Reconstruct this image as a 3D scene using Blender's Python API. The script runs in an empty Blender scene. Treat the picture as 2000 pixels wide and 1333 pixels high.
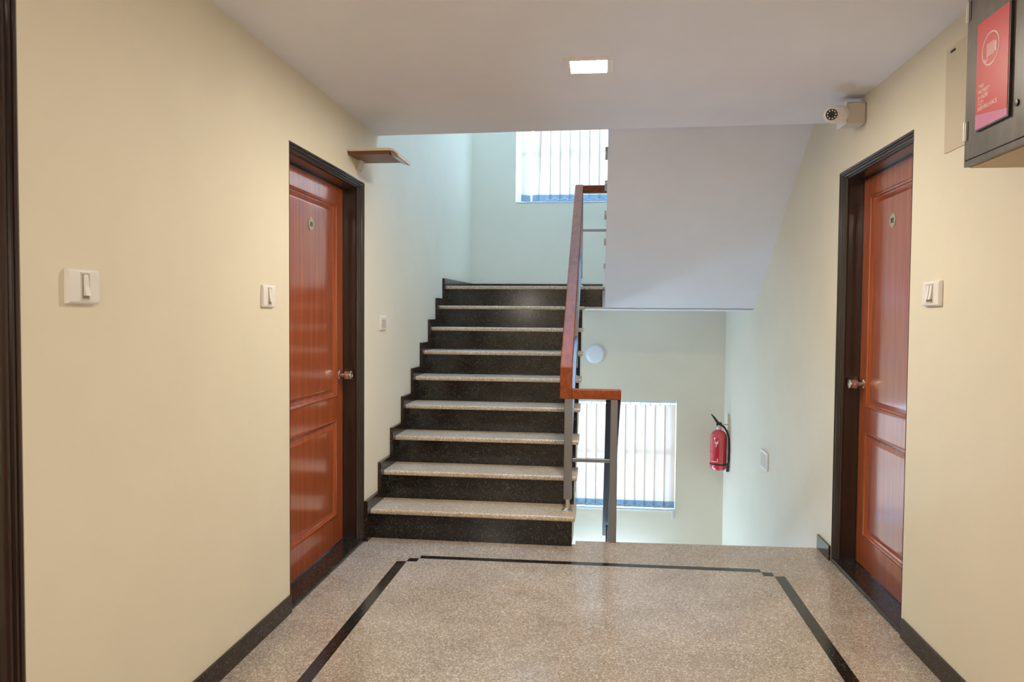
import bpy, bmesh, math, random
from mathutils import Vector, Matrix
random.seed(7)
C = bpy.context.scene.collection
PI = math.pi

# ------------------------------------------------------------------ camera, world, exposure
yaw, pitch, roll = .1184, -.0345, .008
F_ = Vector((-math.sin(yaw)*math.cos(pitch), math.cos(yaw)*math.cos(pitch), math.sin(pitch)))
R_ = Vector((math.cos(yaw), math.sin(yaw), 0)); U_ = R_.cross(F_)
R2 = R_*math.cos(roll)+U_*math.sin(roll); U2 = -R_*math.sin(roll)+U_*math.cos(roll)
cd = bpy.data.cameras.new('camera'); cam = bpy.data.objects.new('camera', cd); C.objects.link(cam)
cam.matrix_world = Matrix(((R2.x, U2.x, -F_.x, 0), (R2.y, U2.y, -F_.y, 0), (R2.z, U2.z, -F_.z, 1.4), (0, 0, 0, 1)))
cd.sensor_width = 36; cd.lens = 1450/2000*36; cd.clip_start = .02
bpy.context.scene.camera = cam
world = bpy.data.worlds.new('sky'); bpy.context.scene.world = world; world.use_nodes = True
bg = world.node_tree.nodes['Background']; bg.inputs[0].default_value = (.42, .66, 1, 1); bg.inputs[1].default_value = 14.5
vs = bpy.context.scene.view_settings
vs.view_transform = 'Standard'; vs.look = 'None'; vs.gamma = 1; vs.use_curve_mapping = False; vs.exposure = .10
LAMP = 450

# ------------------------------------------------------------------ measures
XL, XR, ZC, YB = -1.43, 1.332, 2.54, 8.152
G, RS, YS = .28, .1852, 4.475
NS = 9; ZL = NS*RS; YL = YS+8*G                    # landing level and front
FX = -.157                                         # well side of the left flight
UX = .038                                          # well side of the right flights
ZTOP = 6.2
WX0, WX1 = -.94, .83

# ------------------------------------------------------------------ materials
def mat(name, col, rough=.5, metal=0, coat=0, spec=.5):
    m = bpy.data.materials.new(name); m.use_nodes = True
    b = m.node_tree.nodes['Principled BSDF']
    b.inputs['Base Color'].default_value = (*col, 1); b.inputs['Roughness'].default_value = rough
    b.inputs['Metallic'].default_value = metal; b.inputs['Coat Weight'].default_value = coat
    b.inputs['Coat Roughness'].default_value = .12
    if coat: b.inputs['Coat IOR'].default_value = 2.0
    b.inputs['Specular IOR Level'].default_value = spec
    return m
def nd(m, t, **kw):
    n = m.node_tree.nodes.new(t)
    for k, v in kw.items():
        if hasattr(n, k): setattr(n, k, v)
        else: n.inputs[k].default_value = v
    return n
def ln(m, a, b): m.node_tree.links.new(a, b)
def bsdf(m): return m.node_tree.nodes['Principled BSDF']
def coords(m, scale=(1, 1, 1)):
    tc = nd(m, 'ShaderNodeNewGeometry'); mp = nd(m, 'ShaderNodeMapping'); mp.inputs['Scale'].default_value = scale
    ln(m, tc.outputs['Position'], mp.inputs['Vector']); return mp.outputs[0]
def ramp(m, fac, stops):
    r = nd(m, 'ShaderNodeValToRGB'); e = r.color_ramp.elements
    while len(e) < len(stops): e.new(.5)
    for i, (p, c) in enumerate(stops): e[i].position = p; e[i].color = (*c, 1)
    ln(m, fac, r.inputs[0]); return r.outputs[0]
def noise(m, vec, scale, detail=3, rough=.5):
    n = nd(m, 'ShaderNodeTexNoise'); n.inputs['Scale'].default_value = scale
    n.inputs['Detail'].default_value = detail; n.inputs['Roughness'].default_value = rough
    ln(m, vec, n.inputs['Vector']); return n.outputs['Fac']
def bump(m, h, strength, dist):
    b = nd(m, 'ShaderNodeBump'); b.inputs['Strength'].default_value = strength; b.inputs['Distance'].default_value = dist
    ln(m, h, b.inputs['Height']); ln(m, b.outputs[0], bsdf(m).inputs['Normal'])

def paint(name, col, rough=.6):
    m = mat(name, col, rough, spec=.3); v = coords(m)
    n = noise(m, v, 1.3, 4, .6)
    c0 = tuple(c*.965 for c in col); c1 = tuple(min(1, c*1.03) for c in col)
    ln(m, ramp(m, n, [(.3, c0), (.7, c1)]), bsdf(m).inputs['Base Color'])
    bump(m, noise(m, v, 7, 4, .55), .25, .01)
    return m
M = {}
M['wall'] = paint('cream_wall_paint', (.80, .745, .61))
M['ceil'] = paint('white_ceiling_paint', (.84, .84, .91))
def granite(name, stops, scale, rough, blotch, spec=.5):
    m = mat(name, (.5, .5, .5), rough, spec=spec); v = coords(m)
    vo = nd(m, 'ShaderNodeTexVoronoi'); vo.inputs['Scale'].default_value = scale; ln(m, v, vo.inputs['Vector'])
    sep = nd(m, 'ShaderNodeSeparateColor'); ln(m, vo.outputs['Color'], sep.inputs[0])
    base = ramp(m, sep.outputs[0], stops)
    n = noise(m, v, 3.5, 5, .65)
    mx = nd(m, 'ShaderNodeMix'); mx.data_type = 'RGBA'; mx.blend_type = 'MULTIPLY'; mx.inputs[0].default_value = 1
    ln(m, base, mx.inputs[6]); ln(m, ramp(m, n, blotch), mx.inputs[7]); ln(m, mx.outputs[2], bsdf(m).inputs['Base Color'])
    return m
M['floor'] = granite('tan_granite_floor', [(0, (.26, .205, .16)), (.2, (.355, .295, .245)), (.55, (.42, .365, .325)), (.8, (.475, .425, .38)), (.97, (.68, .64, .60))], 190, .14,
                     [(.35, (.86, .83, .80)), (.65, (1.08, 1.06, 1.04))])
M['tread'] = granite('tan_granite_tread', [(0, (.30, .22, .16)), (.2, (.42, .34, .25)), (.55, (.54, .45, .35)), (.8, (.64, .55, .45)), (.97, (.82, .76, .66))], 200, .3,
                     [(.35, (.9, .88, .85)), (.65, (1.08, 1.06, 1.04))])
M['black'] = granite('black_granite', [(0, (.006, .006, .006)), (.6, (.010, .0095, .009)), (.93, (.022, .020, .018)), (.99, (.12, .11, .10))], 230, .16,
                     [(.3, (.9, .9, .9)), (.7, (1.15, 1.12, 1.1))])
M['skirt'] = granite('dark_brown_granite', [(0, (.010, .006, .005)), (.6, (.018, .011, .008)), (.93, (.03, .02, .016)), (.99, (.12, .10, .09))], 230, .18,
                     [(.3, (.9, .9, .9)), (.7, (1.15, 1.12, 1.1))])
def wood(name, dark, light, sc, rough=.3, coat=.6, axis='z'):
    m = mat(name, light, rough, coat=coat)
    s = {'z': (sc, sc, sc*.045), 'y': (sc, sc*.045, sc), 'x': (sc*.045, sc, sc)}[axis]
    v = coords(m, s); n = noise(m, v, 1, 6, .62)
    ln(m, ramp(m, n, [(.28, dark), (.72, light)]), bsdf(m).inputs['Base Color'])
    return m
M['door'] = wood('reddish_brown_door_veneer', (.27, .042, .009), (.52, .115, .024), 38, .32, 1)
M['frame'] = wood('dark_brown_varnished_wood', (.015, .006, .005), (.020, .008, .006), 45, .28, 1)
bsdf(M['frame']).inputs['Coat IOR'].default_value = 1.5; bsdf(M['frame']).inputs['Coat Weight'].default_value = .6
M['rail'] = wood('red_brown_handrail_wood', (.15, .032, .008), (.33, .078, .018), 30, .42, 0, 'y'); bsdf(M['rail']).inputs['Specular IOR Level'].default_value = .25
M['steel'] = mat('brushed_steel', (.27, .275, .30), .38, 1)
M['chrome'] = mat('satin_chrome', (.68, .62, .55), .22, 1)
M['white'] = mat('white_plastic', (.86, .83, .82), .35)
M['offwhite'] = mat('ivory_plastic', (.62, .56, .50), .4)
M['dark'] = mat('dark_plastic', (.015, .015, .017), .4)
M['slot'] = mat('shadow_gap_plastic', (.34, .29, .24), .6)
M['plate'] = mat('pale_green_grey_enamel', (.42, .45, .36), .3)
M['ink'] = mat('dark_green_print', (.05, .07, .05), .5)
M['red'] = mat('red_enamel', (.62, .012, .035), .22, coat=.6)
M['blackrub'] = mat('black_rubber', (.012, .014, .018), .45)
M['alu'] = mat('white_window_aluminium', (.72, .74, .74), .4)
M['valve'] = mat('valve_metal', (.7, .68, .62), .3, 1)
M['signred'] = mat('red_sign_print', (.68, .035, .045), .3)
M['signpink'] = mat('pink_sign_area', (.72, .22, .42), .3)
M['signwhite'] = mat('pale_sign_print', (.85, .55, .55), .4)
M['signshadow'] = mat('black_sign_edge_shadow', (.02, .02, .022), .4)
def greywood():
    m = mat('weathered_grey_laminate', (.2, .17, .15), .35); v = coords(m, (1, 1, .35))
    n = noise(m, v, 14, 6, .7)
    ln(m, ramp(m, n, [(.3, (.075, .055, .045)), (.55, (.13, .10, .082)), (.75, (.20, .15, .12))]), bsdf(m).inputs['Base Color'])
    return m
M['box'] = greywood()
M['boxedge'] = mat('brown_box_edge', (.16, .10, .085), .4)
M['ply'] = wood('pale_plywood', (.40, .27, .14), (.52, .37, .21), 20, .5, 0, 'y')
M['brownlamp'] = mat('brown_lamp_underside', (.17, .055, .022), .4)
M['frost'] = mat('frosted_grey_glass', (.42, .46, .48), .2)
M['cream'] = mat('cream_enamel', (.66, .58, .44), .4)
def emis(name, col, s):
    m = bpy.data.materials.new(name); m.use_nodes = True; t = m.node_tree; t.nodes.remove(t.nodes['Principled BSDF'])
    e = t.nodes.new('ShaderNodeEmission'); e.inputs[0].default_value = (*col, 1); e.inputs[1].default_value = s
    t.links.new(e.outputs[0], t.nodes['Material Output'].inputs[0]); return m
M['led'] = emis('downlight_diffuser', (1, .90, .72), LAMP)
M['glow'] = emis('fill_lamp_glow', (1, .90, .80), 64)
M['coolglow'] = emis('cool_fill_lamp_glow', (.52, .74, 1), 85)
M['tube'] = emis('cool_fill_tube_glow', (.50, .72, 1), 215)
def glass():
    m = bpy.data.materials.new('window_glass'); m.use_nodes = True; t = m.node_tree; t.nodes.remove(t.nodes['Principled BSDF'])
    a = t.nodes.new('ShaderNodeBsdfTransparent'); a.inputs[0].default_value = (.95, .97, .97, 1)
    g = t.nodes.new('ShaderNodeBsdfGlossy'); g.inputs['Roughness'].default_value = .02
    x = t.nodes.new('ShaderNodeMixShader'); x.inputs[0].default_value = .06
    t.links.new(a.outputs[0], x.inputs[1]); t.links.new(g.outputs[0], x.inputs[2]); t.links.new(x.outputs[0], t.nodes['Material Output'].inputs[0]); return m
M['glass'] = glass()
def fabric(name, col, tr):
    m = bpy.data.materials.new(name); m.use_nodes = True; t = m.node_tree; t.nodes.remove(t.nodes['Principled BSDF'])
    d = t.nodes.new('ShaderNodeBsdfDiffuse'); d.inputs[0].default_value = (*[c*.8 for c in col], 1)
    l = t.nodes.new('ShaderNodeBsdfTranslucent'); l.inputs[0].default_value = (*col, 1)
    p = t.nodes.new('ShaderNodeBsdfTransparent')
    x = t.nodes.new('ShaderNodeMixShader'); x.inputs[0].default_value = tr
    t.links.new(d.outputs[0], x.inputs[1]); t.links.new(l.outputs[0], x.inputs[2])
    y = t.nodes.new('ShaderNodeMixShader'); y.inputs[0].default_value = .02
    t.links.new(x.outputs[0], y.inputs[1]); t.links.new(p.outputs[0], y.inputs[2])
    t.links.new(y.outputs[0], t.nodes['Material Output'].inputs[0]); return m
M['slat'] = fabric('white_blind_fabric', (.99, .77, .60), .105)
M['hem'] = fabric('blue_grey_blind_weight', (.42, .52, .60), .30)

# ------------------------------------------------------------------ helpers
def bx(bm, x0, x1, y0, y1, z0, z1):
    v = [bm.verts.new(p) for p in ((x0,y0,z0),(x1,y0,z0),(x1,y1,z0),(x0,y1,z0),(x0,y0,z1),(x1,y0,z1),(x1,y1,z1),(x0,y1,z1))]
    for f in ((0,3,2,1),(4,5,6,7),(0,1,5,4),(1,2,6,5),(2,3,7,6),(3,0,4,7)): bm.faces.new([v[i] for i in f])
    return v
def prism(bm, pts, axis, a, b):
    """polygon pts in the two other axes, extruded from a to b along axis"""
    def P(u, w, t): return {'x': (t, u, w), 'y': (u, t, w), 'z': (u, w, t)}[axis]
    A = [bm.verts.new(P(u, w, a)) for u, w in pts]; B = [bm.verts.new(P(u, w, b)) for u, w in pts]
    n = len(pts); bm.faces.new(A[::-1]); bm.faces.new(B)
    for i in range(n): bm.faces.new((A[i], A[(i+1) % n], B[(i+1) % n], B[i]))
def lathe(bm, prof, c, d, seg=32, cap=True):
    """prof: (radius, distance) along direction d from c"""
    d = Vector(d).normalized(); q = d.to_track_quat('Z', 'Y').to_matrix(); c = Vector(c); rings = []
    for r, h in prof:
        rings.append([bm.verts.new(c+q@Vector((r*math.cos(2*PI*k/seg), r*math.sin(2*PI*k/seg), h))) for k in range(seg)])
    for a, b in zip(rings, rings[1:]):
        for k in range(seg): bm.faces.new((a[k], a[(k+1) % seg], b[(k+1) % seg], b[k]))
    if cap: bm.faces.new(rings[0][::-1]); bm.faces.new(rings[-1])
def tube(bm, pts, r, seg=10):
    pts = [Vector(p) for p in pts]; rings = []
    for i, p in enumerate(pts):
        d = (pts[min(i+1, len(pts)-1)]-pts[max(i-1, 0)]).normalized(); q = d.to_track_quat('Z', 'Y').to_matrix()
        rings.append([bm.verts.new(p+q@Vector((r*math.cos(2*PI*k/seg), r*math.sin(2*PI*k/seg), 0))) for k in range(seg)])
    for a, b in zip(rings, rings[1:]):
        for k in range(seg): bm.faces.new((a[k], a[(k+1) % seg], b[(k+1) % seg], b[k]))
    bm.faces.new(rings[0][::-1]); bm.faces.new(rings[-1])
def wpos(o):
    p = Vector(o.location)
    while o.parent: o = o.parent; p += o.location
    return p
def obj(name, bm, m, parent=None, org=None, bevel=0, smooth=False, label=None, kind=None, seg=2):
    """link a bmesh drawn in world coordinates as one object; its origin sits at org"""
    bmesh.ops.recalc_face_normals(bm, faces=bm.faces)
    if org is None:
        if parent: org = wpos(parent)
        else:
            xs = [v.co for v in bm.verts]
            org = Vector((sum(c.x for c in xs)/len(xs), sum(c.y for c in xs)/len(xs), min(c.z for c in xs)))
    org = Vector(org)
    for v in bm.verts: v.co -= org
    if smooth:
        for f in bm.faces: f.smooth = True
    me = bpy.data.meshes.new(name); bm.to_mesh(me); bm.free(); me.materials.append(m)
    o = bpy.data.objects.new(name, me); C.objects.link(o)
    if parent: o.parent = parent; o.location = org-wpos(parent)
    else: o.location = org
    if bevel:
        b = o.modifiers.new('bevel', 'BEVEL'); b.width = bevel; b.segments = seg; b.limit_method = 'ANGLE'; b.angle_limit = .6
        for f in me.polygons: f.use_smooth = True
        w = o.modifiers.new('wn', 'WEIGHTED_NORMAL'); w.keep_sharp = True
    if smooth:
        es = o.modifiers.new('split', 'EDGE_SPLIT'); es.split_angle = .7
    if label: o['label'] = label
    if kind: o['kind'] = kind
    return o
def N(): return bmesh.new()
def box(name, dims, m, parent=None, **kw):
    b = N(); bx(b, *dims); return obj(name, b, m, parent, **kw)
def thing(name, label, cat, loc, group=None, kind=None):
    o = bpy.data.objects.new(name, None); C.objects.link(o); o.location = loc; o.empty_display_size = .1
    if label: o['label'] = label
    if cat: o['category'] = cat
    if group: o['group'] = group
    if kind: o['kind'] = kind
    return o
def tag(o, label, cat, group=None):
    o['label'] = label; o['category'] = cat
    if group: o['group'] = group
    return o
def dup(o, parent, loc, **kw):
    c = o.copy(); C.objects.link(c); c.parent = parent; c.location = loc
    for ch in o.children:
        d = ch.copy(); C.objects.link(d); d.parent = c
    return c
def text(name, s, m, size, mtx, parent, width=None, depth=.0006, bold=0):
    cu = bpy.data.curves.new(name, 'FONT'); cu.body = s; cu.size = size; cu.extrude = depth; cu.offset = bold
    cu.align_x = 'LEFT'; cu.align_y = 'BOTTOM_BASELINE'
    t = bpy.data.objects.new(name, cu); C.objects.link(t); bpy.context.view_layer.update()
    me = bpy.data.meshes.new_from_object(t.evaluated_get(bpy.context.evaluated_depsgraph_get()))
    bpy.data.objects.remove(t)
    xs = [v.co.x for v in me.vertices]; x0, x1 = min(xs), max(xs)
    sx = width/(x1-x0) if width else 1
    p = wpos(parent)
    for v in me.vertices:
        v.co = mtx@Vector(((v.co.x-x0)*sx, v.co.y, v.co.z))-p
    me.materials.clear(); me.materials.append(m)
    o = bpy.data.objects.new(name, me); C.objects.link(o); o.parent = parent; return o

# ------------------------------------------------------------------ walls, floor, ceiling
D1 = (3.29, 4.392, 2.197)          # left door outer frame: near y, far y, top
D2 = (3.41, 4.415, 2.217)          # right door
D3 = (.62, 1.688, 2.197)           # left door beside the camera
Y0 = -3.0
def side_wall(name, x0, x1, doors):
    b = N(); y = Y0
    for d0, d1, h in doors:
        bx(b, x0, x1, y, d0, -3.5, ZTOP); bx(b, x0, x1, d0, d1, h, ZTOP); bx(b, x0, x1, d0, d1, -3.5, 0); y = d1
    bx(b, x0, x1, y, YB+.22, -3.5, ZTOP)
    return obj(name, b, M['wall'], kind='structure')
side_wall('wall_left', XL-.22, XL, [D3, D1])
side_wall('wall_right', XR, XR+.22, [D2])
WZ = ((-.718, .493), (2.634, 3.85))
b = N(); z = -3.5
for z0, z1 in WZ:
    bx(b, XL, XR, YB, YB+.22, z, z0); bx(b, XL, WX0, YB, YB+.22, z0, z1); bx(b, WX1, XR, YB, YB+.22, z0, z1); z = z1
bx(b, XL, XR, YB, YB+.22, z, ZTOP)
obj('wall_back', b, M['wall'], kind='structure')
box('wall_front', (XL, XR, Y0-.2, Y0, -.6, ZTOP), M['wall'], kind='structure')
# corridor ceiling slab, its far edge very slightly out of square as in the building
b = N(); prism(b, [(XL, Y0), (XR, Y0), (XR, 4.575), (XL, 4.645)], 'z', ZC, ZC+.79)
obj('ceiling', b, M['ceil'], kind='structure')
# stairwell roof, opened for an unseen rooflight added to brighten the stairs
b = N()
bx(b, XL, XR, Y0, 5.3, ZTOP-.15, ZTOP); bx(b, XL, XR, 7.6, YB, ZTOP-.15, ZTOP); bx(b, XL, -1.0, 5.3, 7.6, ZTOP-.15, ZTOP); bx(b, .9, XR, 5.3, 7.6, ZTOP-.15, ZTOP)
obj('ceiling', b, M['ceil'], kind='structure')
w = thing('added_rooflight', None, None, (-.05, 6.45, ZTOP), kind='structure')
b = N(); bx(b, -1.0, .9, 5.3, 5.34, ZTOP-.05, ZTOP+.02); bx(b, -1.0, .9, 7.56, 7.6, ZTOP-.05, ZTOP+.02); bx(b, -1.0, -.96, 5.34, 7.56, ZTOP-.05, ZTOP+.02); bx(b, .86, .9, 5.34, 7.56, ZTOP-.05, ZTOP+.02)
obj('window_frame', b, M['alu'], w); box('glass_pane', (-.96, .86, 5.34, 7.56, ZTOP-.02, ZTOP-.014), M['glass'], w)

# floor: granite slab with black inlay line
b = N(); prism(b, [(XL, Y0), (XR, Y0), (XR, 4.66), (FX+.02, 4.59), (FX+.02, 4.52), (XL, 4.52)], 'z', -.25, 0)
for d in (D1, D3): bx(b, XL-.22, XL, d[0], d[1], -.25, 0)
bx(b, XR, XR+.22, D2[0], D2[1], -.25, 0)
floor = obj('floor', b, M['floor'], kind='structure', org=(0, 0, 0))
def inlay(pts):
    b = N(); prism(b, pts, 'z', -.001, .0008); obj('inlay_strip', b, M['black'], floor)
inlay([(-1.131, -2.6), (-1.074, -2.6), (-1.076, 4.068), (-1.131, 4.060)])
inlay([(1.010, -2.6), (.950, -2.6), (.950, 4.106), (1.006, 4.114)])
inlay([(-1.017, 4.176), (-1.015, 4.128), (.893, 4.165), (.894, 4.213)])
inlay([(-1.076, 4.068), (-1.019, 4.070), (-1.017, 4.126), (-1.074, 4.124)])
inlay([(.895, 4.165), (.950, 4.166), (.949, 4.110), (.894, 4.109)])

# lower storey below the stairwell
box('floor', (XL, XR, Y0, YB, -3.55, -3.4), M['floor'], kind='structure')
box('wall_front', (XL, XR, 1.2, 1.4, -3.4, -.25), M['wall'], kind='structure')

# baseboards
def bboard(name, dims): box(name, dims, M['skirt'], kind='structure', bevel=.002)
bboard('baseboard_left', (XL, XL+.012, D3[1]+.004, D1[0]-.002, 0, .085))
bboard('baseboard_left', (XL, XL+.012, D1[1]+.002, 4.40, 0, .06))
bboard('baseboard_left', (XL, XL+.012, Y0, D3[0]-.004, 0, .085))
bboard('baseboard_right', (XR-.012, XR, Y0, D2[0]-.02, 0, .087))
bboard('baseboard_right', (XR-.012, XR, D2[1]+.005, 4.655, 0, .087))
bboard('baseboard_back', (XL+.02, .02, YB-.014, YB, ZL, ZL+.082))

# ------------------------------------------------------------------ doors
def door(name, side, X, d, num, knob_far=True, panels=True):
    y0, y1, H = d; s = side                     # s: direction into the wall
    root = thing(name, None, None, (X, (y0+y1)/2, 0), kind='structure')
    prof = [(0, .012), (0, .001), (.005, -.001), (.010, .002), (.0115, .008), (.0145, .005), (.0195, .007), (.022, .015), (.0255, .013), (.031, .016), (.033, .024), (.037, .026), (.041, .034), (.042, .044), (.042, .118), (.050, .118), (.050, .175)]
    b = N(); cols = []
    for a, v in prof:
        x = X+s*v
        cols.append([b.verts.new(p) for p in ((x, y0+a, 0), (x, y0+a, H-a), (x, y1-a, H-a), (x, y1-a, 0))])
    # back of the frame closes it against the masonry
    x = X+s*.175; cols.append([b.verts.new(p) for p in ((x, y0, 0), (x, y0, H), (x, y1, H), (x, y1, 0))])
    cols.append(cols[0])
    for A, B in zip(cols, cols[1:]):
        for i in range(3): b.faces.new((A[i], A[i+1], B[i+1], B[i]))
    obj('door_frame', b, M['frame'], root)
    # leaf
    a0, a1, h0, h1 = y0+.043, y1-.043, .03, H-.043
    LV = .120
    def X_(v): return X+s*v
    st = .118
    rows = [(.20, .775), (.91, 2.045-(2.197-H))]
    b = N()
    def q(ya, yb, za, zb): bx(b, min(X_(LV), X_(LV+.04)), max(X_(LV), X_(LV+.04)), ya, yb, za, zb)
    q(a0, a0+st, h0, h1); q(a1-st, a1, h0, h1)
    q(a0+st, a1-st, h0, rows[0][0]); q(a0+st, a1-st, rows[0][1], rows[1][0]); q(a0+st, a1-st, rows[1][1], h1)
    leaf = obj('door_leaf', b, M['door'], root)
    for za, zb in rows:
        b = N(); ya, yb = a0+st, a1-st
        pr = [(0, LV-.004), (.006, LV-.006), (.012, LV-.003), (.014, LV+.010), (.022, LV+.012), (.050, LV+.001), (.056, LV+.0005)]
        rings = []
        for i, v in [(0, LV+.03)]+pr:
            rings.append([b.verts.new((X_(v), yy, zz)) for yy, zz in ((ya+i, za+i), (yb-i, za+i), (yb-i, zb-i), (ya+i, zb-i))])
        for A, B in zip(rings, rings[1:]):
            for k in range(4): b.faces.new((A[k], A[(k+1) % 4], B[(k+1) % 4], B[k]))
        b.faces.new(rings[-1]); b.faces.new(rings[0][::-1])
        obj('raised_panel', b, M['door'], leaf)
    # sill
    b = N(); xa, xb = X_(.02-.022), X_(.175)
    bx(b, min(xa, xb), max(xa, xb), y0+.004, y1-.004, 0, .024)
    obj('door_sill', b, M['black'], root, bevel=.006)
    # knob
    ky = a1-.062; kz = 1.035
    b = N(); lathe(b, [(.030, 0), (.031, .004), (.026, .009), (.012, .012), (.011, .028), (.017, .031), (.0265, .037), (.0285, .046), (.0285, .072), (.026, .078), (.012, .079), (.012, .076)], (X_(LV), ky, kz), (-s, 0, 0), 28)
    obj('door_knob', b, M['chrome'], leaf, smooth=True)
    if num:
        cy = num[1]; cz = num[2]
        b = N(); lathe(b, [(.036, 0), (.036, .003), (.034, .0045), (.030, .0045), (.029, .0035), (.001, .0035)], (X_(LV+.0005), cy, cz), (-s, 0, 0), 28)
        pl = obj('number_plate', b, M['plate'], root, smooth=True)
        # lettering reads left to right for someone facing this wall
        ux = Vector((0, 1, 0)) if s < 0 else Vector((0, -1, 0)); uy = Vector((0, 0, 1)); uz = ux.cross(uy)
        o = Vector((X_(LV-.0035), cy, cz-.012))-ux*.021
        mt = Matrix(((ux.x, uy.x, uz.x, o.x), (ux.y, uy.y, uz.y, o.y), (ux.z, uy.z, uz.z, o.z), (0, 0, 0, 1)))
        text('number_text', num[0], M['ink'], .034, mt, pl, width=.042, bold=.0005)
    return root
door('door_1', -1, XL, D1, ('301', 3.848, 1.882))
door('door_2', 1, XR, D2, ('302', 3.947, 1.893))
door('door_3', -1, XL, D3, None)

# ------------------------------------------------------------------ stairs
def flight(label, x0, x1, y0, z0, dr, n, side, skirt, last=None, thick=.19, clip=None, top=True):
    """n risers climbing along dr (+1 away from the camera); side = +1/-1 marks the well side that the treads overhang"""
    root = thing('stair_flight', label, 'stairs', ((x0+x1)/2, y0, z0))
    ya = lambda i: y0+dr*G*i
    ov = .018
    tx0, tx1 = (x0+.022, x1+ov) if side > 0 else (x0-ov, x1-.022)
    # concrete body
    pts = [(ya(0)+dr*.018, z0)]
    for i in range(n):
        zz = z0+(i+1)*RS-.03
        pts.append((ya(i)+dr*.018, zz)); pts.append((ya(i+1)+dr*.018, zz))
    e = ya(n-1)+dr*.02 if not clip else clip
    pts = [(a, c) for a, c in pts if (a-e)*dr < 0]
    pts.append((e, pts[-1][1]))
    zsof = lambda y: z0+abs(y-y0)/G*RS-thick
    pts.append((e, zsof(e)))
    ystart = y0+dr*thick/RS*G
    if z0 == 0: pts.append((ystart, z0))
    else: pts += [(y0+dr*.018, z0-thick)]
    b = N(); prism(b, pts, 'x', x0, x1); obj('flight_slab', b, M['wall'] if skirt else M['ceil'], root)
    for i in range(n):
        if clip and (ya(i)-clip)*dr > -.05: break
        a, c = sorted((ya(i), ya(i)+dr*.018))
        box('riser', (tx0-(0 if side > 0 else -.018), tx1-(.018 if side > 0 else 0), a, c, z0+i*RS+(.0 if i else 0), z0+(i+1)*RS-.03), M['black'], root)
        if i < n-1:
            e1 = ya(i+1)
            if clip and (e1-clip)*dr > 0: e1 = clip
            a, c = sorted((ya(i)-dr*.022, e1))
            zt_ = z0+(i+1)*RS; yn = ya(i)-dr*.022; ye_ = e1
            pf = [(ye_, zt_), (ye_, zt_-.03), (yn+dr*.008, zt_-.03), (yn+dr*.002, zt_-.027), (yn, zt_-.020), (yn, zt_-.010), (yn+dr*.003, zt_-.004), (yn+dr*.010, zt_)]
            b = N(); prism(b, pf, 'x', tx0, tx1); obj('tread', b, M['tread'], root)
    return root
fl = flight('stair flight climbing away on the left, tan treads and black risers', XL, FX, YS, 0, 1, NS, 1, True)
# stepped skirting on the left wall
pts = []
for i in range(NS):
    yf = YS+G*i-.085; zt = (i+1)*RS+.065
    pts.append((yf, i*RS+.065 if i else 0)); pts.append((yf, zt))
pts.append((YB, ZL+.082)); pts.append((YB, ZL)); pts.append((YL+.10, ZL-.16)); pts.append((YS+.10, 0))
b = N(); prism(b, pts, 'x', XL, XL+.022); obj('stepped_skirting', b, M['skirt'], fl)
flight('stair flight to the next storey, pale sloping underside seen', UX, XR, YL, ZL, -1, NS, -1, False, clip=4.65)
flight('stair flight leading down on the right beyond the floor edge', UX, XR, 4.66+8*G, -NS*RS, -1, NS, -1, True, clip=4.67)

# landings
def landing(label, z, yf, fascia):
    root = thing('stair_landing', label, 'landing', (0, yf, z))
    box('landing_slab', (XL, XR, yf+.018, YB, z-.204, z-.03), M['ceil'] if fascia else M['wall'], root)
    b = N(); bx(b, XL+.0, FX+.018, yf-.022, YB, z-.03, z); bx(b, FX+.018, XR, yf-.012, YB, z-.03, z)
    obj('landing_stone', b, M['tread'], root, bevel=.006)
    if fascia: box('landing_fascia', (FX+.0005, UX-.024, yf, yf+.018, z-.185, z-.032), M['black'], root, bevel=.004)
landing('half landing at the top of the left stair flight', ZL, YL, True)
landing('lower half landing under the lower window', -NS*RS, 4.66+8*G, False)

# ------------------------------------------------------------------ stair railing
NX, RX = -.190, -.206          # newel and handrail centre lines, left flight
NX2 = .090
YN = 4.60
rail = thing('stair_railing', 'wooden handrail on grey steel posts beside the left stair flight', 'railing', (NX, YN, RS))
slope = RS/G
def slanted(bm, x0, x1, ya, za, yb, zb, t):
    """box following a slope, plumb-cut ends, vertical thickness t below the line"""
    prism(bm, [(ya, za), (yb, zb), (yb, zb-t), (ya, za-t)], 'x', x0, x1)
YT = YL+.10
ZR = 1.088; ZRT = ZR+(YT-YN+.0)*slope
hx0, hx1 = RX-.037, RX+.037
b = N()
slanted(b, hx0, hx1, YN-.035, ZR, YT+.037, ZR+(YT+.037-YN+.035)*slope, .085)
obj('handrail', b, M['rail'], rail, bevel=.006)
b = N(); bx(b, hx0, hx1, YN-.037, YN+.037, .888, 1.086)
obj('handrail_end', b, M['rail'], rail, bevel=.005)
b = N(); bx(b, hx1-.001, .131, YN-.037, YN+.037, .888, .948)
obj('cross_rail', b, M['rail'], rail, bevel=.005)
ztt = ZR+(YT+.037-YN+.035)*slope
b = N(); bx(b, hx1, UX+.02, YT-.037, YT+.037, ztt-.085, ztt-.02)
obj('cross_rail', b, M['rail'], rail, bevel=.005)
def post(x, y, z0, z1, foot=True, par=rail, w=.025):
    b = N(); bx(b, x-w, x+w, y-w, y+w, z0+(.075 if foot else 0), z1)
    p = obj('post', b, M['steel'], par, bevel=.003)
    if foot:
        b = N(); lathe(b, [(.036, 0), (.036, .006), (.026, .014), (.013, .020), (.013, .08)], (x, y, z0), (0, 0, 1), 20)
        obj('post_foot', b, M['valve'], p, smooth=True)
    return p
post(NX, YN, RS, .890)
for k in (4,): post(NX-.004, YN+k*G, RS*(k+1), ZR+(YN+k*G-YN+.035)*slope-.08)
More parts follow.
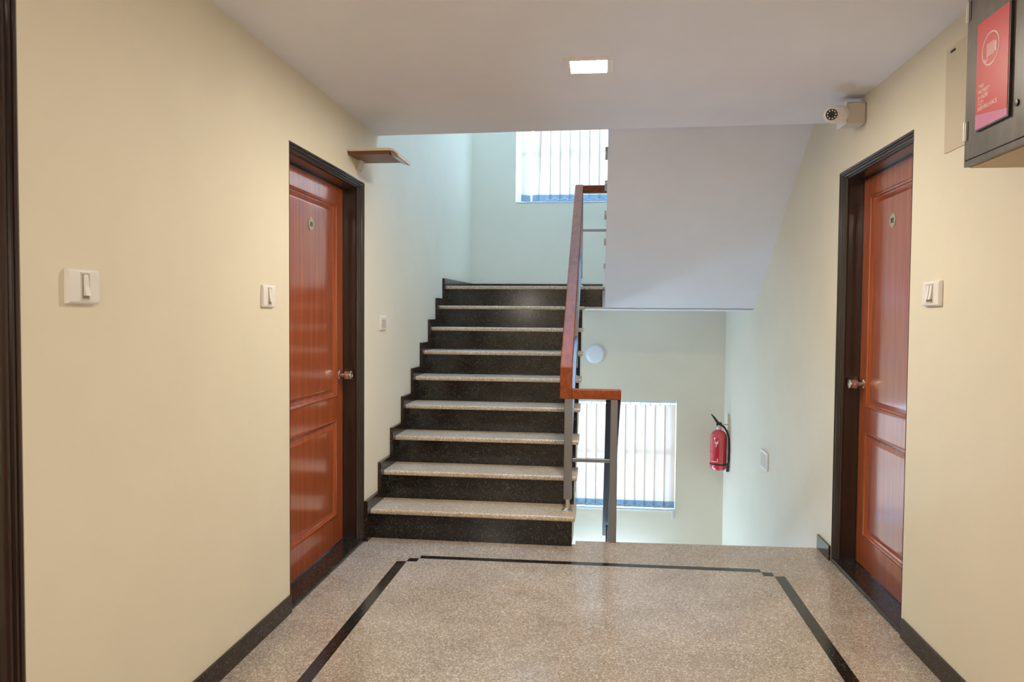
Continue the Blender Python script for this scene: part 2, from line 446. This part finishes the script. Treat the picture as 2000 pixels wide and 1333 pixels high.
post(NX-.004, YT, ZL, ztt-.085)
b = N(); bx(b, NX+.025, NX2-.022, YN-.011, YN+.011, .494, .517); obj('mid_bar', b, M['steel'], rail, bevel=.003)
zm = lambda y: .52+(y-YN)*slope
b = N(); slanted(b, NX-.02, NX+.02, YN+.025, zm(YN+.025), YT-.025, zm(YT-.025), .032); obj('mid_bar', b, M['steel'], rail, bevel=.003)
b = N(); bx(b, NX+.02, UX+.02, YT-.011, YT+.011, 2.168, 2.19); obj('mid_bar', b, M['steel'], rail, bevel=.003)
# lower flight railing
lr = thing('stair_railing', 'lower railing whose handrail, coloured dark as backlit, drops away behind the floor edge', 'railing', (NX2, YN, -.3))
b = N(); slanted(b, NX2-.050, NX2+.040, YN+.037, .946, YN+2.35, .946-2.313*slope, .075); obj('handrail', b, mat('backlit_rail_shade', (.020, .012, .012), .6, spec=.2), lr, bevel=.006)  # backlit shade is put into this handrail's dark colour
b = N(); bx(b, NX2-.022, NX2+.022, YN-.02, YN+.024, -.30, .888); obj('post', b, M['steel'], lr, bevel=.003)
b = N(); bx(b, NX2-.022, NX2+.022, YN+2.02, YN+2.06, -NS*RS, .946-2.04*slope-.07); obj('post', b, M['steel'], lr, bevel=.003)
b = N(); slanted(b, NX2-.016, NX2+.016, YN+.024, .50, YN+2.02, .50-1.996*slope, .03); obj('mid_bar', b, M['steel'], lr, bevel=.003)
# upper flight railing (mostly behind the soffit)
ur = thing('stair_railing', 'upper railing end glimpsed at the edge of the sloping soffit', 'railing', (NX2, YT, ZL))
b = N(); slanted(b, NX2-.035, NX2+.035, YT, ztt-.02, 4.75, ztt-.02+(YT-4.75)*slope, .07); obj('handrail', b, M['rail'], ur, bevel=.006)
for k in (0, 3, 6):
    y = YT-.05-k*G; z0 = ZL+RS*(k if k == 0 else k)+.0
    y = YL-G*(k-.5) if k else YT
    b = N(); bx(b, NX2-.02, NX2+.02, y-.02, y+.02, ZL+RS*k, ztt-.09+(YT-y)*slope); obj('post', b, M['steel'], ur, bevel=.003)

# ------------------------------------------------------------------ windows and blinds
def window(name, z0, z1, trans):
    w = thing(name, None, None, ((WX0+WX1)/2, YB+.14, z0), kind='structure')
    b = N(); ya, yb = YB+.13, YB+.18; f = .045
    bx(b, WX0, WX1, ya, yb, z0, z0+f); bx(b, WX0, WX1, ya, yb, z1-f, z1); bx(b, WX0, WX0+f, ya, yb, z0+f, z1-f); bx(b, WX1-f, WX1, ya, yb, z0+f, z1-f)
    obj('window_frame', b, M['alu'], w, bevel=.002)
    box('transom', (WX0+f, WX1-f, ya+.005, yb-.005, trans-.024, trans+.024), M['alu'], w)
    box('glass_pane', (WX0+f, WX1-f, YB+.152, YB+.156, z0+f, trans-.024), M['glass'], w)
    box('glass_pane', (WX0+f, WX1-f, YB+.152, YB+.156, trans+.024, z1-f), M['glass'], w)
    box('window_sill', (WX0+.001, WX1-.001, YB-.004, YB+.13, z0-.0, z0+.012), M['alu'], w, bevel=.002)
    return w
window('window_1', WZ[0][0], WZ[0][1], -.10)
window('window_2', WZ[1][0], WZ[1][1], 3.195)
def blind(label, z0, z1, first_open):
    yb = YB+.055
    root = thing('vertical_blind', label, 'blind', ((WX0+WX1)/2, yb, z0))
    box('head_rail', (WX0+.005, WX1-.005, yb-.022, yb+.022, z1-.035, z1), M['alu'], root, bevel=.002)
    zt, zb = z1-.055, z0+.022
    w, p = .122, .1065
    # one slat (slightly curved strip with a weighted hem) copied along the rail
    def mk():
        b = N(); n = 4; A = []
        for k in range(n+1):
            u = (k/n-.5)*w; v = .004*(1-(2*k/n-1)**2)
            A.append([b.verts.new((u, v, zz)) for zz in (zb+.075-z0, zt-z0)])
        for k in range(n): b.faces.new((A[k][0], A[k+1][0], A[k+1][1], A[k][1]))
        me = bpy.data.meshes.new('slat'); b.to_mesh(me); b.free(); me.materials.append(M['slat'])
        b = N(); A = []
        for k in range(n+1):
            u = (k/n-.5)*w; v = .004*(1-(2*k/n-1)**2)-.001
            A.append([b.verts.new((u, v, zz)) for zz in (zb-z0, zb+.075-z0)])
        for k in range(n): b.faces.new((A[k][0], A[k+1][0], A[k+1][1], A[k][1]))
        B = [[b.verts.new((v.co.x, v.co.y+.004, v.co.z)) for v in c] for c in A]
        for k in range(n): b.faces.new((B[k][0], B[k][1], B[k+1][1], B[k+1][0])); b.faces.new((A[k][0], B[k][0], B[k+1][0], A[k+1][0]))
        mw = bpy.data.meshes.new('slat_weight'); b.to_mesh(mw); b.free(); mw.materials.append(M['hem'])
        b = N(); bx(b, -.006, .006, -.006, .006, zt-z0-.012, zt-z0+.02)
        mh = bpy.data.meshes.new('hook'); b.to_mesh(mh); b.free(); mh.materials.append(M['white'])
        return me, mw, mh
    me, mw, mh = mk(); i = 0; x = WX1-.065
    while x > WX0+.03:
        o = bpy.data.objects.new('slat', me); C.objects.link(o); o.parent = root
        ang = math.radians(8+random.uniform(-2, 2)); lean = 0
        if first_open:
            j = (x-WX0)/p
            if j < 1: ang = math.radians(78); lean = -.035
            elif j < 2: ang = math.radians(35); lean = .0
            elif j < 3: ang = math.radians(-42); lean = .04
        o.rotation_euler = (0, lean, ang); o.location = (x-(WX0+WX1)/2, 0, 0)
        h = bpy.data.objects.new('slat_weight', mw); C.objects.link(h); h.parent = o
        k = bpy.data.objects.new('hook', mh); C.objects.link(k); k.parent = o
        x -= p; i += 1
    # bead chain swagging from slat to slat along the hem
    b = N(); x = WX1-.065
    while x-p > WX0+.03+(.25 if first_open else 0):
        tube(b, [(x-p*t, yb-.012, zb+.045-.028*math.sin(PI*t)) for t in [k/6 for k in range(7)]], .0018, 5); x -= p
    obj('bead_chain', b, M['white'], root)
    return root
bl = blind('white vertical blind closed over the lower window', WZ[0][0], WZ[0][1], False)
box('cord_weight', (WX1-.038, WX1-.012, YB-.012, YB-.002, -.80, -.70), M['alu'], bl, bevel=.003)
blind('white vertical blind in the upper window, leftmost slats turned open', WZ[1][0], WZ[1][1], True)

# ------------------------------------------------------------------ lamps
def downlight(label, x, y, s=.082, z=ZC, mt='led'):
    r = thing('downlight', label, 'ceiling light', (x, y, z-.004), 'square recessed ceiling lights')
    b = N(); o = s+.03
    for a in ((x-o, x+o, y-o, y-s), (x-o, x+o, y+s, y+o), (x-o, x-s, y-s, y+s), (x+s, x+o, y-s, y+s)): bx(b, *a, z-.006, z)
    obj('trim_ring', b, M['white'], r, bevel=.001)
    b = N(); bx(b, x-s, x+s, y-s, y+s, z-.004, z-.001); obj('diffuser', b, M[mt], r)
downlight('lit square downlight in the ceiling above the corridor', -.067, 3.44)
downlight('added square fill downlight over the corridor behind the camera', -.067, -1.0)  # unseen fixture, added to light the corridor

# round wall lamp
r = thing('wall_lamp', 'round white opal lamp on the back wall above the lower window', 'wall light', (-.060, YB, .985))
b = N(); lathe(b, [(.107, 0), (.107, .03), (.103, .036), (.098, .036)], (-.060, YB, .985), (0, -1, 0), 40); obj('lamp_ring', b, M['alu'], r, smooth=True)
b = N(); lathe(b, [(.098, .03), (.094, .046), (.075, .058), (.04, .064), (.001, .066)], (-.060, YB, .985), (0, -1, 0), 40); obj('opal_cover', b, mat('opal_glass', (.78, .83, .88), .25), r, smooth=True)

def fill_sconce(label, x, y, z, s, m):  # unseen lamps, added to brighten the ceiling and stairwell
    r = thing('added_fill_sconce', label, 'wall light', (x, y, z))
    b = N(); lathe(b, [(.11, 0), (.11, .025), (.10, .03)], (x, y, z), (s, 0, 0), 32); obj('lamp_ring', b, M['alu'], r, smooth=True)
    b = N(); lathe(b, [(.10, .026), (.11, .05), (.10, .09), (.07, .12), (.03, .135), (.001, .138)], (x, y, z), (s, 0, 0), 32); obj('opal_cover', b, M[m], r, smooth=True)
fill_sconce('added round fill lamp on the left wall behind the camera', XL, -.6, 1.6, 1, 'glow')
fill_sconce('added round fill lamp on the right wall behind the camera', XR, -.6, 1.6, -1, 'glow')
fill_sconce('added unseen fill lamp on the left wall under the rising stair flight', XL, 6.6, .15, 1, 'coolglow')

r = thing('added_fill_batten', 'added unseen fill tube low on the back wall below the lower window', 'wall light', (.05, YB, -1.52))  # unseen tube, added as cool fill from the lower landing
box('fill_batten_body', (-.58, .68, YB-.045, YB, -1.56, -1.48), M['alu'], r, bevel=.004)
b = N(); lathe(b, [(.017, 0), (.017, 1.2)], (-.55, YB-.064, -1.52), (1, 0, 0), 16); obj('tube', b, M['tube'], r, smooth=True)
b = N(); bx(b, -.58, -.55, YB-.085, YB-.04, -1.55, -1.49); bx(b, .65, .68, YB-.085, YB-.04, -1.55, -1.49); obj('lamp_holder', b, M['white'], r)

# wall lamp at the left: pale curved shell over a brown underside, on a wedge bracket
lx0, lx1, ly0, ly1, lz = XL+.03, -1.188, 4.085, 4.33, 2.30
r = thing('wall_lamp', 'projecting wall lamp with brown underside above the left door', 'wall light', (XL, (ly0+ly1)/2, lz-.05))
b = N()
arc = [(XL+.004, lz+.030), (lx0+.05, lz+.034), (lx1+.00, lz+.034), (lx1+.028, lz+.026), (lx1+.052, lz+.006), (lx1+.060, lz-.018),
       (lx1+.054, lz-.018), (lx1+.044, lz-.002), (lx1+.026, lz+.014), (lx1+.004, lz+.019), (lx0, lz+.018), (XL+.004, lz+.018)]
prism(b, arc, 'y', ly0-.008, ly1+.006); obj('lamp_shell', b, M['cream'], r, bevel=.002)
b = N(); bx(b, lx0-.022, lx1, ly0, ly1, lz, lz+.018); obj('lamp_underside', b, M['brownlamp'], r, bevel=.002)
b = N(); prism(b, [(lx1+.002, lz+.017), (lx1+.024, lz+.012), (lx1+.042, lz-.003), (lx1+.052, lz-.018), (lx1+.010, lz-.006)], 'y', ly0+.02, ly1); obj('glass_lens', b, M['frost'], r)
b = N(); prism(b, [(XL, lz+.03), (XL, lz-.055), (XL+.012, lz-.05), (XL+.03, lz-.001), (XL+.03, lz+.02)], 'y', ly1-.10, ly1-.02); obj('wall_bracket', b, M['cream'], r, bevel=.002)

# ------------------------------------------------------------------ switches and plates
def switch(label, X, s, y0, y1, z0, z1, p=.018, rockers=1, group=None):
    """s = direction out of the wall"""
    r = thing('light_switch', label, 'switch', (X, (y0+y1)/2, z0), group)
    b = N()
    zs = [(0, z0), (.7*p, z0+.001), (.93*p, z0+.006), (p, z0+.02), (p, z1-.02), (.93*p, z1-.006), (.7*p, z1-.001), (0, z1)]
    # body curved top to bottom, extruded along the wall
    A = [b.verts.new((X+s*v, y0, zz)) for v, zz in zs]; B = [b.verts.new((X+s*v, y1, zz)) for v, zz in zs]
    n = len(zs); b.faces.new(A); b.faces.new(B[::-1])
    for i in range(n): b.faces.new((A[i], A[(i+1) % n], B[(i+1) % n], B[i]))
    obj('switch_plate', b, M['white'], r, bevel=.0015)
    c = (y0+y1)/2; w = .0128*rockers+.001; zc = (z0+z1)/2; h = .034
    def xx(a, c_): return (min(X+s*a, X+s*c_), max(X+s*a, X+s*c_))
    b = N()
    fr = obj('switch_surround', (lambda bb: ([bx(bb, *xx(p-.001, p+.0012), *q) for q in ((c-w-.004, c+w+.004, zc+h, zc+h+.004), (c-w-.004, c+w+.004, zc-h-.004, zc-h), (c-w-.004, c-w, zc-h, zc+h), (c+w, c+w+.004, zc-h, zc+h))], bb)[1])(b), M['offwhite'], r)
    b = N(); bx(b, *xx(p-.001, p+.0004), c-w, c+w, zc-h, zc+h); obj('switch_recess', b, M['slot'], r)
    for k in range(rockers):
        cy = c+(k-(rockers-1)/2)*.026
        b = N()
        # wedge rocker: proud at the bottom, flush at the top
        prof = [(p, zc-h+.009), (p+.010, zc-h+.009), (p+.004, zc), (p+.0014, zc+h-.001), (p, zc+h-.001)]
        A = [b.verts.new((X+s*v, cy-.0078, zz)) for v, zz in prof]; B = [b.verts.new((X+s*v, cy+.0112, zz)) for v, zz in prof]
        b.faces.new(A); b.faces.new(B[::-1])
        for i in range(len(prof)): b.faces.new((A[i], A[(i+1) % 5], B[(i+1) % 5], B[i]))
        obj('rocker', b, M['white'], r)
    return r
switch('white one-rocker switch alone on the wide left wall, nearest the camera', XL, 1, 1.838, 1.958, 1.422, 1.518, .018)
switch('small white one-rocker switch just before the left door', XL, 1, 3.0, 3.115, 1.426, 1.522, .014)
switch('white two-rocker switch on the right wall beside the right door', XR, -1, 3.095, 3.245, 1.452, 1.552, .018, 2)
def blank(label, X, s, y0, y1, z0, z1, p, dots=True, m='white'):
    r = thing('blank_plate', label, 'plate', (X, (y0+y1)/2, z0))
    b = N(); a, c = sorted((X, X+s*p)); bx(b, a, c, y0, y1, z0, z1); obj('plate_body', b, M[m], r, bevel=.003)
    if dots:
        b = N(); a, c = sorted((X+s*p, X+s*(p+.002))); bx(b, a, c, y0+.02, y1-.02, z0+.02, z1-.02); obj('plate_insert', b, M['offwhite'], r, bevel=.001)
blank('small plain wall plate on the left stair wall past the door', XL, 1, 4.70, 4.83, 1.296, 1.388, .010)
blank('white wall plate low on the right wall near the fire extinguisher', XR, -1, 6.03, 6.26, .175, .325, .016)
# access cover on the right wall behind the box
r = thing('access_cover', 'flush cream access cover with a key slot beside the grey box', 'cover', (XR, 2.75, 2.045))
b = N(); bx(b, XR-.005, XR, 2.45, 3.11, 2.045, 2.445); obj('cover_plate', b, M['cream'], r, bevel=.001)
b = N(); bx(b, XR-.007, XR-.0045, 3.035, 3.072, 2.422, 2.430); obj('key_slot', b, M['dark'], r)

# ------------------------------------------------------------------ wall box with sign
BX, BY0, BY1, BZ0, BZ1 = 1.07, 1.70, 2.368, 1.850, 2.50
r = thing('electrical_box', 'grey wood-effect wall box at the upper right corner of view', 'electrical box', (BX+.13, (BY0+BY1)/2, BZ0))
b = N(); bx(b, BX+.004, XR, BY0, BY1, BZ0, BZ1); obj('box_body', b, M['boxedge'], r, bevel=.002)
b = N(); bx(b, BX+.012, XR-.002, BY0+.01, BY1-.008, BZ0-.003, BZ0+.001); obj('bottom_panel', b, M['ply'], r)
b = N(); f = .016
bx(b, BX-.002, BX+.006, BY0, BY1, BZ0, BZ0+f); bx(b, BX-.002, BX+.006, BY0, BY1, BZ1-f, BZ1); bx(b, BX-.002, BX+.006, BY1-.008, BY1, BZ0+f, BZ1-f); bx(b, BX-.002, BX+.006, BY0, BY0+.008, BZ0+f, BZ1-f)
obj('box_rim', b, M['box'], r)
b = N(); bx(b, BX-.004, BX+.004, BY0+.011, BY1-.011, BZ0+f+.0025, BZ1-f-.0025); dr = obj('box_door', b, M['box'], r, bevel=.001)
for z in (1.925, 2.275):
    b = N(); lathe(b, [(.006, 0), (.006, .055)], (BX-.004, BY1-.006, z), (0, 0, 1), 12); obj('hinge', b, M['valve'], r, smooth=True)
    box('hinge_leaf', (BX-.0055, BX-.003, BY1-.024, BY1-.010, z, z+.055), M['dark'], r)
b = N(); lathe(b, [(.009, 0), (.009, .004), (.003, .005)], (BX-.004, 2.085, 1.962), (-1, 0, 0), 16); obj('lock', b, M['dark'], dr, smooth=True)
# the notice board on the box door
SY0, SY1, SZ0, SZ1 = 2.118, 2.285, 1.938, 2.236
r = thing('notice_sign', 'red surveillance notice fixed on the grey box door', 'sign', (BX-.010, (SY0+SY1)/2, SZ0))
SXF = BX-.012
box('sign_board', (SXF, BX-.0042, SY0-.006, SY1, SZ0-.003, SZ1), M['signshadow'], r, bevel=.001)  # black margin at right and bottom stands for the board's shadow
b = N(); prism(b, [(SY0, SZ0+.020), (SY1, SZ0+.044), (SY1, SZ1), (SY0, SZ1)], 'x', SXF-.0012, SXF+.0002); obj('red_face', b, M['signred'], r)
b = N(); prism(b, [(SY0, SZ0+.001), (SY1, SZ0+.001), (SY1, SZ0+.044), (SY0, SZ0+.020)], 'x', SXF-.0010, SXF+.0002); obj('pink_strip', b, M['signpink'], r)  # pink area of the face below a slanted edge
def sgn(u, w, dx=0): return Vector((SXF-.0013+dx, SY1-u, SZ0+w))           # u from the sign's left edge
ux, uy = Vector((0, -1, 0)), Vector((0, 0, 1)); uz = ux.cross(uy)
for i, (s, wd) in enumerate((('THIS', .030), ('PROPERTY', .066), ('IS UNDER', .056), ('CCTV', .033), ('SURVEILLANCE', .104))):
    o = sgn(.014, .113-i*.0155)
    mt = Matrix(((ux.x, uy.x, uz.x, o.x), (ux.y, uy.y, uz.y, o.y), (ux.z, uy.z, uz.z, o.z), (0, 0, 0, 1)))
    text('sign_text', s, M['signwhite'], .0150, mt, r, width=wd, bold=.0004)
b = N(); n = 48; cu, cw, ra = .076, .208, .046; ring = []
for k in range(n):
    a = 2*PI*k/n
    ring.append([b.verts.new(sgn(cu+rr*math.cos(a), cw+rr*math.sin(a), dd)) for rr, dd in ((ra, 0), (ra, -.0006), (ra-.004, -.0006), (ra-.004, 0))])
for k in range(n):
    for j in range(4): b.faces.new((ring[k][j], ring[(k+1) % n][j], ring[(k+1) % n][(j+1) % 4], ring[k][(j+1) % 4]))
obj('sign_circle', b, M['signwhite'], r)
b = N()
for j in range(6): bx(b, SXF-.0019, SXF-.0012, SY1-.098, SY1-.055, SZ0+.190+j*.006, SZ0+.1935+j*.006)
prism(b, [(SY1-.098, SZ0+.195), (SY1-.107, SZ0+.190), (SY1-.107, SZ0+.222), (SY1-.098, SZ0+.217)], 'x', SXF-.0019, SXF-.0012)
prism(b, [(SY1-.044, SZ0+.186), (SY1-.050, SZ0+.170), (SY1-.066, SZ0+.186), (SY1-.062, SZ0+.189), (SY1-.051, SZ0+.178), (SY1-.048, SZ0+.188)], 'x', SXF-.0019, SXF-.0012)
obj('sign_emblem', b, M['signwhite'], r)

# ------------------------------------------------------------------ surveillance camera
r = thing('surveillance_camera', 'small ivory surveillance camera under the ceiling above the right door', 'camera', (XR, 4.08, 2.40))
b = N(); bx(b, 1.235, XR, 4.00, 4.12, 2.395, 2.505); obj('mount_box', b, M['offwhite'], r, bevel=.012, seg=3)
b = N(); bx(b, 1.222, 1.237, 3.995, 4.125, 2.392, 2.508); obj('mount_collar', b, M['white'], r, bevel=.006)
a = Vector((1.235, 4.07, 2.452)); e = Vector((1.148, 3.955, 2.430)); dv = e-a; L = dv.length
look = Vector((-.28, -1, -.16)).normalized()
b = N()
bmesh.ops.create_uvsphere(b, u_segments=32, v_segments=20, radius=1)
q = Vector((-1, -.35, -.12)).to_track_quat('Z', 'Y').to_matrix(); ctr = Vector((1.185, 4.0, 2.440))
for v in b.verts: v.co = ctr+q@Vector((v.co.x*.043, v.co.y*.046, v.co.z*.072))
obj('camera_head', b, M['white'], r, smooth=True)
lc = Vector((1.146, 3.948, 2.426))
b = N(); lathe(b, [(.037, -.02), (.035, .006), (.029, .010), (.027, .008)], lc, look, 32); obj('lens_bezel', b, M['white'], r, smooth=True)
b = N(); lathe(b, [(.027, .004), (.027, .011), (.012, .0125), (.010, .0115), (.001, .0115)], lc, look, 32); face = obj('lens_face', b, M['dark'], r, smooth=True)
qm = look.to_track_quat('Z', 'Y').to_matrix()
b = N()
for k in range(9):
    aa = 2*PI*k/9; lathe(b, [(.0036, .010), (.0036, .0130)], lc+qm@Vector((.0195*math.cos(aa), .0195*math.sin(aa), 0)), look, 8)
obj('infrared_diodes', b, M['white'], face)

# ------------------------------------------------------------------ fire extinguisher
ex, ey, ez = 1.228, 7.84, -.178
r = thing('fire_extinguisher', 'red fire extinguisher hanging on the lower right wall', 'fire extinguisher', (ex, ey, ez))
b = N(); R = .084
lathe(b, [(.001, .012), (.05, .010), (.060, 0), (.066, 0), (.074, .010), (R, .022), (R, .33), (.080, .362), (.066, .388), (.045, .404), (.026, .412), (.024, .425)], (ex, ey, ez), (0, 0, 1), 40); obj('cylinder', b, M['red'], r, smooth=True)
b = N(); lathe(b, [(.026, .420), (.026, .440), (.018, .444), (.018, .462)], (ex, ey, ez), (0, 0, 1), 20); obj('neck_ring', b, M['valve'], r, smooth=True)
b = N(); bx(b, ex-.025, ex+.028, ey-.016, ey+.016, ez+.455, ez+.49); obj('valve_head', b, M['dark'], r, bevel=.005)
b = N(); prism(b, [(ex+.02, ez+.478), (ex-.005, ez+.500), (ex-.045, ez+.550), (ex-.072, ez+.572), (ex-.084, ez+.572), (ex-.062, ez+.540), (ex-.040, ez+.505), (ex-.02, ez+.475)], 'y', ey-.011, ey+.011); obj('lever_handle', b, M['dark'], r, bevel=.003)
b = N(); pts = [(ex+.025, ey, ez+.46), (ex+.055, ey, ez+.44), (ex+.084, ey-.01, ez+.39), (ex+.098, ey-.05, ez+.32), (ex+.094, ey-.085, ez+.22), (ex+.090, ey-.085, ez+.12), (ex+.082, ey-.08, ez+.05)]
tube(b, pts, .0105, 12); obj('hose', b, M['blackrub'], r, smooth=True)
b = N(); lathe(b, [(.014, 0), (.016, .01), (.017, .06), (.012, .07)], (ex+.082, ey-.08, ez-.005), (0, 0, 1), 16); obj('hose_nozzle', b, M['blackrub'], r, smooth=True)
b = N(); lathe(b, [(R+.001, .055), (R+.003, .056), (R+.003, .068), (R+.001, .069)], (ex, ey, ez), (0, 0, 1), 40, cap=False); obj('strap', b, M['blackrub'], r, smooth=True)
b = N(); bx(b, XR-.012, XR, ey-.025, ey+.025, ez+.1, ez+.58); bx(b, ex+.02, XR-.01, ey-.006, ey+.006, ez+.462, ez+.474); obj('wall_bracket', b, M['cream'], r, bevel=.002)
def decal(name, quads):
    b = N()
    for t0, t1, z0, z1 in quads:       # angles in degrees on the cylinder, 0 faces the camera
        n = 6; A = []
        for k in range(n+1):
            a = math.radians(t0+(t1-t0)*k/n)
            for rr in (): pass
            A.append([b.verts.new((ex+math.sin(a)*(R+.0012), ey-math.cos(a)*(R+.0012), ez+zz)) for zz in (z0, z1)])
        for k in range(n): b.faces.new((A[k][0], A[k+1][0], A[k+1][1], A[k][1]))
    obj(name, b, M['signwhite'], r)
decal('white_marking', [(-52, -12, .088, .098), (-18, -12, .098, .128)])
decal('white_marking', [(-32, -12, .275, .300), (-28, -22, .245, .275), (-16, -10, .298, .312)])
